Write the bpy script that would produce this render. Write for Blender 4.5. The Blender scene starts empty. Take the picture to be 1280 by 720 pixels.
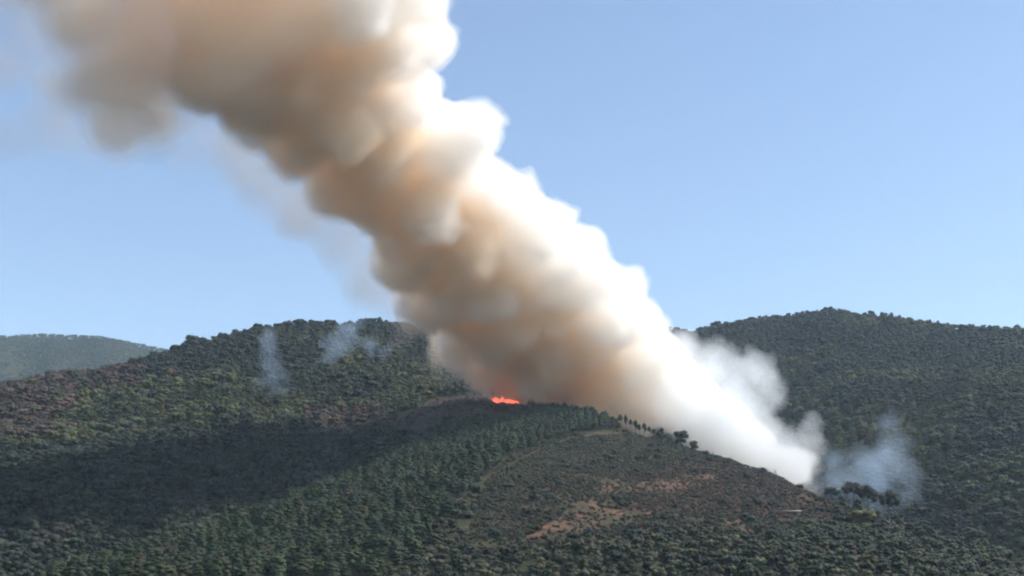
import bpy, bmesh, math, random, time
import numpy as np
import openvdb
from mathutils import Vector, Matrix
T0 = time.time()
random.seed(7); rng = np.random.default_rng(7)
sc = bpy.context.scene
C = sc.collection
R = math.radians

# ------------------------------------------------------------------ camera
FPX = 1545.0                      # focal length in pixels of a 1280 px wide picture
HORIZON = 790.0                   # the level line lies just below the frame
PITCH = math.atan((HORIZON - 360.0) / FPX)
cam = bpy.data.cameras.new('camera'); cam.sensor_width = 36.0; cam.lens = 36.0 * FPX / 1280.0
cam.clip_start = 0.5; cam.clip_end = 40000
camo = bpy.data.objects.new('camera', cam); C.objects.link(camo)
camo.location = (0, 0, 0); camo.rotation_euler = (math.pi / 2 + PITCH, 0, 0)
sc.camera = camo

# ------------------------------------------------------------------ sky and sun
SUN_AZ, SUN_EL = 94.0, 50.0       # azimuth measured from +Y towards +X
SUN = Vector((math.cos(R(SUN_EL)) * math.sin(R(SUN_AZ)), math.cos(R(SUN_EL)) * math.cos(R(SUN_AZ)), math.sin(R(SUN_EL))))
w = bpy.data.worlds.new('World'); sc.world = w; w.use_nodes = True
nt = w.node_tree
bg = nt.nodes['Background']; sky = nt.nodes.new('ShaderNodeTexSky')
sky.sky_type = 'NISHITA'; sky.sun_disc = False
sky.sun_elevation = R(SUN_EL); sky.sun_rotation = R(SUN_AZ)
sky.altitude = 300; sky.air_density = 1.0; sky.dust_density = 0.3; sky.ozone_density = 0.3
nt.links.new(sky.outputs[0], bg.inputs[0]); bg.inputs[1].default_value = 0.135
sl = bpy.data.lights.new('sun', 'SUN'); sl.energy = 5.0; sl.angle = R(0.55); sl.color = (1.0, 0.95, 0.88)
slo = bpy.data.objects.new('sun', sl); C.objects.link(slo)
slo.rotation_euler = SUN.to_track_quat('Z', 'Y').to_euler(); slo.location = SUN * 3000

sc.view_settings.view_transform = 'Standard'; sc.view_settings.look = 'None'
sc.view_settings.exposure = 0.6; sc.view_settings.gamma = 1.0; sc.view_settings.use_curve_mapping = False
cy = sc.cycles
cy.max_bounces = 30; cy.volume_bounces = 22; cy.diffuse_bounces = 3; cy.glossy_bounces = 2
cy.transmission_bounces = 2; cy.transparent_max_bounces = 512
cy.use_denoising = True
cy.filter_width = 2.1               # the softness of a phone picture enlarged
cy.sample_clamp_indirect = 6.0
cy.use_adaptive_sampling = True; cy.adaptive_threshold = 0.07; cy.adaptive_min_samples = 16
cy.time_limit = 600

# ------------------------------------------------------------------ projection helpers
CP, SP = math.cos(PITCH), math.sin(PITCH)
def ray(px, py):
    """azimuth and tan(elevation) of a picture point (1280 x 720)"""
    u = (np.asarray(px, float) - 640.0) / FPX; v = (360.0 - np.asarray(py, float)) / FPX
    y = CP - v * SP; z = SP + v * CP
    return np.arctan2(u, y), z / np.hypot(u, y)
def at(px, py, d):
    az, te = ray(px, py)
    return np.stack([d * np.sin(az), d * np.cos(az), d * te], -1)
def project(x, y, z):
    dz = y * CP + z * SP; dv = -y * SP + z * CP
    dz = np.where(dz > 1, dz, 1e9)
    return 640 + FPX * x / dz, 360 - FPX * dv / dz

# ------------------------------------------------------------------ noise
_tab = rng.random((64, 64, 64)).astype(np.float32)
def vnoise(x, y, z):
    """smooth value noise, -1..1"""
    xi, yi, zi = np.floor(x), np.floor(y), np.floor(z)
    fx, fy, fz = (x - xi).astype(np.float32), (y - yi).astype(np.float32), (z - zi).astype(np.float32)
    fx = fx * fx * (3 - 2 * fx); fy = fy * fy * (3 - 2 * fy); fz = fz * fz * (3 - 2 * fz)
    a, b, c = xi.astype(np.int32) & 63, yi.astype(np.int32) & 63, zi.astype(np.int32) & 63
    a1, b1, c1 = (a + 1) & 63, (b + 1) & 63, (c + 1) & 63
    L = lambda p, q, t: p + (q - p) * t
    v = L(L(L(_tab[a, b, c], _tab[a1, b, c], fx), L(_tab[a, b1, c], _tab[a1, b1, c], fx), fy),
          L(L(_tab[a, b, c1], _tab[a1, b, c1], fx), L(_tab[a, b1, c1], _tab[a1, b1, c1], fx), fy), fz)
    return v * 2 - 1
def fbm(x, y, z, o=3, lac=2.03, g=0.5):
    s = 0; a = 1; t = 0
    for i in range(o):
        s = s + a * vnoise(x + 17.3 * i, y + 5.1 * i, z + 9.7 * i); t += a
        a *= g; x = x * lac; y = y * lac; z = z * lac
    return s / t
def smooth(a, b, x):
    t = np.clip((x - a) / (b - a), 0, 1); return t * t * (3 - 2 * t)

# ------------------------------------------------------------------ the lie of the land
# each hill: crest points (picture x, picture y, distance, foot distance, picture y of the foot)
HILLS = {
 'spur': [(-160, 900, 380, 300, 830), (-60, 800, 450, 340, 790), (100, 728, 530, 400, 780), (230, 690, 600, 430, 770), (350, 642, 690, 440, 765),
          (460, 600, 800, 450, 765), (560, 553, 940, 450, 765), (620, 526, 1040, 450, 765), (690, 521, 1060, 450, 765),
          (740, 527, 1045, 450, 765), (800, 545, 1000, 450, 765), (860, 560, 960, 450, 765), (900, 572, 920, 440, 765),
          (960, 591, 860, 430, 765), (1030, 626, 790, 420, 765), (1080, 647, 750, 420, 765), (1150, 671, 700, 410, 765),
          (1280, 710, 640, 400, 765), (1400, 760, 580, 390, 790), (1500, 880, 540, 380, 830)],
 'knoll': [(330, 640, 1080, 940, 700), (400, 580, 1100, 920, 680), (470, 536, 1120, 900, 660), (520, 514, 1130, 900, 650), (560, 504, 1130, 900, 640),
           (610, 498, 1120, 900, 640), (650, 503, 1115, 900, 640), (720, 528, 1110, 900, 640), (800, 590, 1090, 900, 680), (880, 680, 1080, 900, 720)],
 'left': [(-900, 560, 1100, 500, 790), (-250, 520, 1250, 560, 760), (0, 487, 1280, 600, 752), (100, 475, 1320, 640, 745), (180, 456, 1340, 680, 735),
          (212, 446, 1350, 690, 730), (236, 438, 1350, 700, 725), (300, 422, 1380, 740, 715), (380, 411, 1420, 790, 700),
          (480, 411, 1460, 860, 660), (520, 417, 1480, 880, 650), (600, 432, 1500, 900, 650), (700, 445, 1520, 950, 660), (830, 450, 1550, 950, 680), (980, 520, 1580, 1000, 700)],
 'right': [(640, 470, 1650, 1000, 690), (760, 432, 1660, 1000, 690), (830, 416, 1680, 1000, 695), (870, 420, 1690, 1000, 700), (920, 407, 1700, 980, 705),
           (1000, 395, 1700, 940, 715), (1040, 391, 1680, 920, 720), (1100, 400, 1650, 880, 725), (1180, 409, 1620, 830, 730),
           (1280, 418, 1580, 780, 735), (1500, 440, 1480, 700, 745), (2100, 520, 1250, 560, 780)],
 'far': [(-1200, 480, 4200, 3000, 620), (-300, 436, 4200, 3000, 600), (-80, 426, 4200, 3000, 600), (0, 420, 4200, 3000, 600), (60, 417, 4200, 3000, 600), (80, 419, 4200, 3000, 600),
         (125, 420, 4200, 3000, 600), (200, 435, 4250, 3000, 600), (260, 452, 4300, 3000, 600), (330, 470, 4300, 3000, 600), (640, 500, 4300, 3000, 620), (2100, 560, 4200, 3000, 640)],
}
HC = {}
for k, pts in HILLS.items():
    a = np.array(pts, float)
    az, te = ray(a[:, 0], a[:, 1]); _, tf = ray(a[:, 0], a[:, 4])
    fine = np.linspace(az[0], az[-1], 700)
    def sm(v):
        v = np.interp(fine, az, v); ker = np.hanning(9); ker /= ker.sum()
        return np.convolve(np.pad(v, 4, 'edge'), ker, 'valid')
    HC[k] = (fine, sm(a[:, 2]), sm(te * a[:, 2]), sm(a[:, 3]), sm(tf * a[:, 3]))
BACK = {'spur': 0.62, 'knoll': 0.5, 'left': 0.45, 'right': 0.4, 'far': 0.3}
POWR = {'spur': 0.92, 'knoll': 0.8, 'left': 0.95, 'right': 0.95, 'far': 0.9}

def height(x, y):
    r = np.hypot(x, y); az = np.arctan2(x, y)
    base = -22 + 0.012 * r + 4 * vnoise(x / 160, y / 160, 0 * x)
    base = np.where(r < 60, np.minimum(base, -1.8), base)
    h = base
    for k, (fa, D, H, F, ZF) in HC.items():
        d = np.interp(az, fa, D); hh = np.interp(az, fa, H); f = np.interp(az, fa, F); zf = np.interp(az, fa, ZF)
        # fade the hill out beyond the ends of its crest line
        edge = smooth(fa[0] - 0.25, fa[0], az) * smooth(fa[-1] + 0.25, fa[-1], az)
        s = (r - f) / (d - f)
        sc_ = np.clip(s, 0, 1)
        front = zf + (hh - zf) * (sc_ ** POWR[k])
        front = np.where(s < 0, zf + (r - f) * 0.6, front)
        over = np.maximum(r - d, 0)
        bk = hh - BACK[k] * over * over / (over + 25.0)
        v = np.where(r > d, bk, front)
        amp = np.clip(4 * sc_ * (1 - sc_), 0, 1) * np.where(r > d, 0.0, 1.0)
        g = {'spur': 8, 'knoll': 3, 'left': 22, 'right': 38, 'far': 60}[k]; wl = {'spur': 110, 'knoll': 60, 'left': 130, 'right': 170, 'far': 420}[k]
        # gullies run down the slope: the noise is stretched along the fall line
        gul = np.abs(vnoise(az * d / wl + 3.3, r / (wl * 3.2), 0 * x + 1.7)) - 0.3
        v = v + amp * g * (gul * 1.1 + 0.8 * fbm(x / wl, y / wl, 0 * x + 4.4, 2))
        v = base + (v - base) * edge
        kk = 8.0
        m = np.maximum(h, v); h = m + np.maximum(kk - np.abs(h - v), 0) ** 2 / (4 * kk)
    h = h + np.clip((r - 300) / 200, 0, 1) * (1.3 * vnoise(x / 23, y / 23, 0 * x + 8) + 0.6 * vnoise(x / 9, y / 9, 0 * x + 3))
    return h

# ------------------------------------------------------------------ zones on the ground (outlines given as seen, laid down on the land)
def inpoly(px, py, poly):
    c = np.zeros(np.shape(px), bool); n = len(poly)
    for i in range(n):
        x1, y1 = poly[i]; x2, y2 = poly[(i + 1) % n]
        t = ((y1 > py) != (y2 > py)) & (px < (x2 - x1) * (py - y1) / (y2 - y1 + 1e-9) + x1)
        c ^= t
    return c
Z_HEATH = [(560, 700), (610, 660), (650, 625), (690, 590), (760, 575), (830, 560), (880, 566), (960, 588), (1045, 628), (1050, 655), (960, 668), (880, 660), (800, 672), (700, 684), (640, 690)]
Z_SCRUB = [(560, 700), (590, 640), (612, 596), (650, 560), (716, 544), (812, 537), (890, 566), (830, 580), (700, 620), (640, 680)]
Z_SOIL = [[(660, 676), (690, 650), (720, 630), (742, 622), (748, 634), (800, 640), (818, 640), (760, 655), (745, 668), (700, 668)],
          [(745, 618), (752, 604), (790, 604), (850, 596), (890, 592), (905, 600), (850, 612), (800, 616)],
          [(905, 656), (925, 648), (940, 662), (925, 672)], [(1060, 712), (1068, 700), (1080, 702), (1076, 718)],
          [(545, 690), (560, 676), (585, 648), (596, 645), (590, 656), (566, 684)]]
Z_RUST = [(780, 640), (800, 595), (880, 575), (960, 590), (1045, 630), (1040, 650), (960, 650), (900, 640)]
Z_BURN = [(485, 560), (500, 520), (540, 500), (600, 490), (655, 494), (660, 520), (600, 530), (540, 545)]
Z_SCORCH = [[(-80, 490), (40, 480), (130, 466), (190, 470), (170, 495), (110, 500), (60, 530), (60, 560), (-80, 560)], [(380, 520), (480, 520), (500, 545), (420, 545), (370, 540)]]
Z_OLIVE = [(60, 545), (70, 515), (130, 495), (200, 480), (300, 490), (370, 505), (380, 530), (200, 555), (90, 575)]
Z_RAVINE_SHADE = [(-80, 575), (120, 560), (300, 545), (500, 535), (560, 530), (460, 590), (330, 640), (150, 710), (-80, 770)]
Z_PINE = [(-60, 760), (150, 690), (350, 610), (470, 560), (560, 520), (630, 500), (690, 495), (760, 500), (826, 520), (822, 545), (740, 545), (690, 556), (640, 570), (600, 610), (560, 650), (520, 690), (480, 740)]
TRACK = [(560, 640), (590, 610), (640, 580), (676, 562), (712, 549), (745, 543), (800, 541), (826, 543)]
def d_poly(px, py, line):
    d = np.full(np.shape(px), 1e9)
    for (x1, y1), (x2, y2) in zip(line[:-1], line[1:]):
        L2 = (x2 - x1) ** 2 + (y2 - y1) ** 2
        t = np.clip(((px - x1) * (x2 - x1) + (py - y1) * (y2 - y1)) / L2, 0, 1)
        d = np.minimum(d, np.hypot(px - x1 - t * (x2 - x1), py - y1 - t * (y2 - y1)))
    return d

def link(name, me, mat=None, parent=None):
    o = bpy.data.objects.new(name, me); C.objects.link(o)
    if mat is not None and me is not None and len(me.materials) == 0: me.materials.append(mat)
    if parent is not None: o.parent = parent
    return o
def mesh_np(name, v, f):
    """mesh from numpy vertices and equal-sized faces"""
    me = bpy.data.meshes.new(name); v = np.ascontiguousarray(v, np.float32); f = np.ascontiguousarray(f, np.int32)
    n, k = f.shape
    me.vertices.add(len(v)); me.vertices.foreach_set('co', v.ravel())
    me.loops.add(n * k); me.loops.foreach_set('vertex_index', f.ravel())
    me.polygons.add(n); me.polygons.foreach_set('loop_start', np.arange(0, n * k, k, dtype=np.int32))
    me.update(calc_edges=True); return me
def tag(o, label=None, cat=None, group=None, kind=None):
    if label: o['label'] = label
    if cat: o['category'] = cat
    if group: o['group'] = group
    if kind: o['kind'] = kind
    return o
def new_mat(name):
    m = bpy.data.materials.new(name); m.use_nodes = True
    return m, m.node_tree, m.node_tree.nodes['Principled BSDF']
def N(t, kind, **kw):
    n = t.nodes.new(kind)
    for k, v in kw.items(): setattr(n, k, v)
    return n

# ---- ground material
def ground_material():
    m, t, b = new_mat('hillside_ground')
    b.inputs['Roughness'].default_value = 0.95; b.inputs['Specular IOR Level'].default_value = 0.1
    geo = N(t, 'ShaderNodeNewGeometry')
    def noise(scale, detail=5, rough=0.6):
        n = N(t, 'ShaderNodeTexNoise'); n.inputs['Scale'].default_value = scale; n.inputs['Detail'].default_value = detail; n.inputs['Roughness'].default_value = rough
        t.links.new(geo.outputs['Position'], n.inputs['Vector']); return n
    def ramp(fac, stops):
        r = N(t, 'ShaderNodeValToRGB'); el = r.color_ramp.elements
        el[0].position, el[0].color = stops[0][0], (*stops[0][1], 1); el[1].position, el[1].color = stops[-1][0], (*stops[-1][1], 1)
        for p, c in stops[1:-1]:
            e = el.new(p); e.color = (*c, 1)
        t.links.new(fac, r.inputs[0]); return r.outputs[0]
    n1, n2, n3 = noise(0.07, 7, 0.72), noise(0.3, 8, 0.75), noise(0.9, 4)
    under = ramp(n2.outputs[0], [(0.3, (0.018, 0.024, 0.012)), (0.5, (0.035, 0.042, 0.02)), (0.68, (0.07, 0.06, 0.035))])
    soil = ramp(n2.outputs[0], [(0.32, (0.04, 0.026, 0.019)), (0.48, (0.12, 0.064, 0.044)), (0.6, (0.2, 0.115, 0.08)), (0.7, (0.3, 0.2, 0.15))])
    rust = ramp(n2.outputs[0], [(0.3, (0.022, 0.02, 0.013)), (0.5, (0.055, 0.034, 0.024)), (0.66, (0.1, 0.058, 0.042))])
    burn = ramp(n2.outputs[0], [(0.3, (0.014, 0.012, 0.012)), (0.55, (0.05, 0.035, 0.032)), (0.72, (0.14, 0.1, 0.085))])
    def attr(nm):
        a = N(t, 'ShaderNodeAttribute'); a.attribute_name = nm; return a.outputs['Fac']
    def mask(nm, sharp=0.25):
        # break up the border of a patch with noise
        ad = N(t, 'ShaderNodeMath', operation='ADD'); mr = N(t, 'ShaderNodeMapRange')
        sb = N(t, 'ShaderNodeMath', operation='MULTIPLY_ADD'); t.links.new(n1.outputs[0], sb.inputs[0]); sb.inputs[1].default_value = 3.0; sb.inputs[2].default_value = -1.5
        t.links.new(attr(nm), ad.inputs[0]); t.links.new(sb.outputs[0], ad.inputs[1])
        t.links.new(ad.outputs[0], mr.inputs[0]); mr.inputs[1].default_value = 0.5 - sharp; mr.inputs[2].default_value = 0.5 + sharp
        return mr.outputs[0]
    def mix(a, bb, f):
        x = N(t, 'ShaderNodeMix', data_type='RGBA'); t.links.new(f, x.inputs[0]); t.links.new(a, x.inputs[6]); t.links.new(bb, x.inputs[7]); return x.outputs[2]
    c = mix(under, rust, mask('rust')); c = mix(c, burn, mask('burn')); c = mix(c, soil, mask('soil'))
    t.links.new(c, b.inputs['Base Color'])
    bp = N(t, 'ShaderNodeBump'); bp.inputs['Strength'].default_value = 0.9; bp.inputs['Distance'].default_value = 1.2
    t.links.new(n3.outputs[0], bp.inputs['Height']); t.links.new(bp.outputs[0], b.inputs['Normal'])
    return m

def build_terrain():
    def axis(dense0, dense1, step, lo, hi, grow=1.18):
        a = list(np.arange(dense0, dense1 + 0.1, step)); s = step; x = dense1; up = []
        while x < hi: s *= grow; x += s; up.append(min(x, hi))
        s = step; x = dense0; dn = []
        while x > lo: s *= grow; x -= s; dn.append(max(x, lo))
        return np.array(dn[::-1] + a + up)
    xs = axis(-760, 760, 4.5, -9000, 9000, 1.1); ys = axis(420, 1720, 4.5, -2500, 9000, 1.05)
    X, Y = np.meshgrid(xs, ys, indexing='ij'); Z = height(X, Y)
    nx, ny = X.shape
    v = np.stack([X, Y, Z], -1).reshape(-1, 3); i = np.arange(nx * ny).reshape(nx, ny)
    f = np.stack([i[:-1, :-1], i[1:, :-1], i[1:, 1:], i[:-1, 1:]], -1).reshape(-1, 4)
    me = mesh_np('terrain', v, f); me.polygons.foreach_set('use_smooth', np.ones(len(f), bool))
    px, py = project(v[:, 0], v[:, 1], v[:, 2]); r = np.hypot(v[:, 0], v[:, 1])
    spur = r < spur_limit(v[:, 0], v[:, 1])
    wob = 5 * vnoise(v[:, 0] / 14, v[:, 1] / 14, 0 * r)
    soil = np.zeros(len(v))
    for p in Z_SOIL: soil = np.maximum(soil, 0.46 * (inpoly(px + wob, py + wob * 0.5, p) & spur))
    soil = np.maximum(soil, 0.45 * ((d_poly(px, py, TRACK) < 1.3) & spur))
    rust = np.where((inpoly(px + wob, py, Z_RUST) | 0) & spur, 0.72, np.where(inpoly(px, py, Z_HEATH) & spur, 0.5, np.where(inpoly(px, py, Z_SCRUB) & spur, 0.35, 0)))
    burn = np.where(inpoly(px + wob, py + wob, Z_BURN) & (r < 1200) & (r > 880), 0.95, 0)
    for nm, a in (('soil', soil), ('rust', rust), ('burn', burn)):
        at_ = me.attributes.new(nm, 'FLOAT', 'POINT'); at_.data.foreach_set('value', a.astype(np.float32))
    o = link('terrain', me, ground_material()); tag(o, kind='structure')
    return o
def spur_limit(x, y):
    fa, D = HC['spur'][0], HC['spur'][1]
    return np.interp(np.arctan2(x, y), fa, D) + 25
build_terrain()
print('terrain', time.time() - T0)

# ------------------------------------------------------------------ foliage
def leaf_material(name, rough=0.7):
    m, t, b = new_mat(name)
    a = N(t, 'ShaderNodeAttribute', attribute_type='INSTANCER'); a.attribute_name = 'tint'
    geo = N(t, 'ShaderNodeTexCoord')
    n = N(t, 'ShaderNodeTexNoise'); n.inputs['Scale'].default_value = 0.9; n.inputs['Detail'].default_value = 4
    t.links.new(geo.outputs['Object'], n.inputs['Vector'])
    mr = N(t, 'ShaderNodeMapRange'); mr.inputs[1].default_value = 0.3; mr.inputs[2].default_value = 0.7; mr.inputs[3].default_value = 0.75; mr.inputs[4].default_value = 1.25
    t.links.new(n.outputs[0], mr.inputs[0])
    x = N(t, 'ShaderNodeVectorMath', operation='SCALE'); t.links.new(a.outputs['Color'], x.inputs[0]); t.links.new(mr.outputs[0], x.inputs['Scale'])
    t.links.new(x.outputs[0], b.inputs['Base Color'])
    b.inputs['Roughness'].default_value = rough; b.inputs['Specular IOR Level'].default_value = 0.25
    return m
M_LEAF = leaf_material('leaves'); M_NEEDLE = leaf_material('needles', 0.8)
def bark(name, c0, c1):
    m, t, b = new_mat(name)
    n = N(t, 'ShaderNodeTexNoise'); n.inputs['Scale'].default_value = 3; r = N(t, 'ShaderNodeValToRGB')
    r.color_ramp.elements[0].color = (*c0, 1); r.color_ramp.elements[1].color = (*c1, 1)
    tc = N(t, 'ShaderNodeTexCoord'); t.links.new(tc.outputs['Object'], n.inputs['Vector'])
    t.links.new(n.outputs[0], r.inputs[0]); t.links.new(r.outputs[0], b.inputs['Base Color']); b.inputs['Roughness'].default_value = 0.9
    return m
M_BARK = bark('bark', (0.04, 0.03, 0.022), (0.11, 0.085, 0.065)); M_PBARK = bark('pine_bark', (0.04, 0.03, 0.025), (0.11, 0.085, 0.07))
M_CHAR = bark('charred_bark', (0.008, 0.008, 0.008), (0.04, 0.035, 0.033))

def ico(sub):
    bm = bmesh.new(); bmesh.ops.create_icosphere(bm, subdivisions=sub, radius=1)
    v = np.array([x.co[:] for x in bm.verts]); f = np.array([[q.index for q in x.verts] for x in bm.faces]); bm.free(); return v, f
ICO1, ICO2 = ico(1), ico(2)
class TB:
    """gathers triangles"""
    def __init__(s): s.v = []; s.f = []; s.n = 0
    def add(s, v, f): s.v.append(v); s.f.append(np.asarray(f) + s.n); s.n += len(v)
    def lump(s, c, r, g, sub=ICO1, rough=0.28):
        v = sub[0].copy(); v = v * (1 + g.uniform(-rough, rough, (len(v), 1))); s.add(v * np.asarray(r) + np.asarray(c), sub[1])
    def leaves(s, c, r, n, size, g):
        d = g.normal(size=(n, 3)); d /= np.linalg.norm(d, axis=1)[:, None]
        p = np.asarray(c) + d * np.asarray(r) * g.uniform(0.85, 1.18, (n, 1))
        a = g.normal(size=(n, 3)); a = a / np.linalg.norm(a, axis=1)[:, None]; b = np.cross(a, g.normal(size=(n, 3))); b /= np.linalg.norm(b, axis=1)[:, None]
        sz = size * g.uniform(0.6, 1.3, (n, 1))
        q = np.concatenate([p + a * sz, p - a * sz * 0.5 + b * sz * 0.8, p - a * sz * 0.5 - b * sz * 0.8], 1).reshape(-1, 3)
        s.add(q, np.arange(3 * n).reshape(-1, 3))
    def limb(s, pts, rads, k=6):
        pts = np.array(pts, float); vs = []; fs = []
        for i, (p, r) in enumerate(zip(pts, rads)):
            t = pts[min(i + 1, len(pts) - 1)] - pts[max(i - 1, 0)]; t /= np.linalg.norm(t)
            u = np.cross(t, (0.3, 1, 0.1)); u /= np.linalg.norm(u); w_ = np.cross(t, u)
            for j in range(k):
                a = 2 * math.pi * j / k; vs.append(p + r * (math.cos(a) * u + math.sin(a) * w_))
        for i in range(len(pts) - 1):
            for j in range(k):
                a, b_ = i * k + j, i * k + (j + 1) % k; fs += [(a, b_, b_ + k), (a, b_ + k, a + k)]
        s.add(np.array(vs), np.array(fs))
    def mesh(s, name, mat, smooth_=False):
        me = mesh_np(name, np.concatenate(s.v), np.concatenate(s.f)); me.materials.append(mat)
        if smooth_: me.polygons.foreach_set('use_smooth', np.ones(len(me.polygons), bool))
        return me

# every tree model is about 1 unit tall per metre stated; crown and trunk are separate meshes
def broadleaf(seed, slim=1.0):
    g = np.random.default_rng(seed); cr = TB(); tr = TB()
    H = 8.5; rw = 3.6 * slim
    n = 15
    for i in range(n):
        th = g.uniform(0, 6.28); rr = rw * 0.74 * math.sqrt(g.random()); zz = g.uniform(0.32, 0.86) * H
        rr *= math.sqrt(max(0.1, 1 - ((zz / H - 0.5) / 0.5) ** 2))
        c = (rr * math.cos(th), rr * math.sin(th), zz); q = g.uniform(0.9, 1.75)
        cr.lump(c, (q * 1.1, q * 1.1, q * 0.8), g, rough=0.24); cr.leaves(c, (q * 1.08, q * 1.08, q * 0.84), 18, 0.42, g)
    tr.limb([(0, 0, -1.2), (0.05, 0, 1.2), (0.2, 0.1, 3), (0.1, 0.2, 5.4)], [0.36, 0.27, 0.2, 0.07])
    for i in range(3):
        a = g.uniform(0, 6.28); tr.limb([(0.1, 0, 1.8), (1.1 * math.cos(a), 1.1 * math.sin(a), 3.4), (1.8 * math.cos(a), 1.8 * math.sin(a), 5)], [0.17, 0.1, 0.04], 5)
    return cr, tr, M_LEAF, M_BARK
def pine(seed):
    g = np.random.default_rng(seed); cr = TB(); tr = TB(); H = 12.0
    lean = g.uniform(-0.6, 0.6, 2)
    for i in range(14):
        u = (i + g.uniform(-0.3, 0.3)) / 13; zz = 5.2 + 6.3 * u; wr = 2.5 * math.sqrt(max(0.05, 1 - ((u - 0.3) / 0.74) ** 2))
        th = i * 2.4 + g.uniform(-0.8, 0.8); off = wr * 0.66 * g.uniform(0.35, 1.15)
        c = (off * math.cos(th) + lean[0] * u, off * math.sin(th) + lean[1] * u, zz + g.uniform(-0.4, 0.4)); q = 0.5 + wr * 0.4 * g.uniform(0.8, 1.25)
        cr.lump(c, (q * 1.15, q * 1.15, q * 0.7), g, rough=0.33); cr.leaves(c, (q * 1.3, q * 1.3, q * 0.8), 20, 0.36, g)
    tr.limb([(0, 0, -1.2), (0, 0, 4), (lean[0] * 0.5, lean[1] * 0.5, 8), (lean[0], lean[1], 11.0)], [0.26, 0.19, 0.12, 0.03])
    return cr, tr, M_NEEDLE, M_PBARK
def umbrella(seed):
    g = np.random.default_rng(seed); cr = TB(); tr = TB()
    for i in range(24):
        th = g.uniform(0, 6.28); rr = 4.0 * math.sqrt(g.random()); zz = 12.0 - 0.16 * rr * rr - 2.8 * g.random() ** 1.5
        c = (rr * math.cos(th) * 1.1, rr * math.sin(th), zz); q = g.uniform(0.9, 1.5)
        cr.lump(c, (q * 1.1, q * 1.1, q * 0.9), g, rough=0.35); cr.leaves(c, (q * 1.3, q * 1.3, q * 1.05), 34, 0.36, g)
    tr.limb([(0, 0, -1.5), (0.1, 0, 3.5), (0.3, 0.1, 7), (0.2, 0, 9.5)], [0.5, 0.4, 0.32, 0.22])
    for i in range(6):
        a = i * 1.05 + g.uniform(-0.3, 0.3); q = g.uniform(2, 3.4); tr.limb([(0.25, 0.05, g.uniform(7, 9)), (q * 0.5 * math.cos(a), q * 0.5 * math.sin(a), 10.2), (q * math.cos(a), q * math.sin(a), 11.8)], [0.13, 0.09, 0.04], 5)
    return cr, tr, M_NEEDLE, M_PBARK
def shrub(seed):
    g = np.random.default_rng(seed); cr = TB(); tr = TB()
    for i in range(6):
        th = g.uniform(0, 6.28); rr = 1.1 * math.sqrt(g.random()); q = g.uniform(0.5, 0.95)
        c = (rr * math.cos(th), rr * math.sin(th), g.uniform(0.5, 1.35)); cr.lump(c, (q * 1.1, q * 1.1, q * 0.8), g, rough=0.35); cr.leaves(c, (q * 1.2, q * 1.2, q), 22, 0.26, g)
    for i in range(3):
        a = g.uniform(0, 6.28); tr.limb([(0, 0, -0.5), (0.3 * math.cos(a), 0.3 * math.sin(a), 0.5), (0.6 * math.cos(a), 0.6 * math.sin(a), 1.1)], [0.09, 0.06, 0.02], 5)
    return cr, tr, M_LEAF, M_BARK
def snag(seed):
    """a scorched pine: bare charred stem with a few thin branches and rags of brown needles"""
    g = np.random.default_rng(seed); cr = TB(); tr = TB()
    tr.limb([(0, 0, -1), (0.1, 0, 3), (0.1, 0.15, 6), (0.3, 0.1, 8.6)], [0.24, 0.18, 0.11, 0.03])
    for i in range(8):
        z = g.uniform(2.6, 7.8); a = g.uniform(0, 6.28); q = g.uniform(0.8, 2.0); tr.limb([(0.1, 0.05, z), (q * math.cos(a), q * math.sin(a), z + 0.6)], [0.07, 0.02], 4)
        c = (q * 0.9 * math.cos(a), q * 0.9 * math.sin(a), z + 0.6); cr.leaves(c, (0.5, 0.5, 0.35), 14, 0.28, g); cr.lump(c, (0.4, 0.4, 0.25), g)
    return cr, tr, M_NEEDLE, M_CHAR

KINDS = {'broadleaf_tree': [broadleaf(s, q) for s, q in ((1, 1), (2, 0.85), (3, 1.15), (4, 0.95))],
         'pine_tree': [pine(s) for s in (11, 12, 13)], 'umbrella_pine': [umbrella(s) for s in (21, 22, 23)],
         'shrub': [shrub(s) for s in (31, 32, 33)], 'scorched_pine': [snag(s) for s in (41, 42)]}
MESH = {}
for k, lst in KINDS.items():
    for i, (cr, tr, ml, mb) in enumerate(lst):
        MESH[k, i] = (cr.mesh('crown', ml, True), tr.mesh('trunk', mb, True))
def joined(k, i):
    """crown and trunk in one mesh, for the far woodland"""
    cr, tr, ml, mb = KINDS[k][i]; t = TB()
    for a, b_ in zip(cr.v, cr.f): t.v.append(a); t.f.append(b_)
    t.n = cr.n; nf = sum(len(q) for q in cr.f)
    t.v += tr.v; t.f += [q + cr.n for q in tr.f]
    me = t.mesh('woodland_model', ml, True); me.materials.append(mb)
    mi = np.zeros(len(me.polygons), np.int32); mi[nf:] = 1; me.polygons.foreach_set('material_index', mi); return me
KID = {k: i for i, k in enumerate(KINDS)}; KNAME = list(KINDS)

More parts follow.
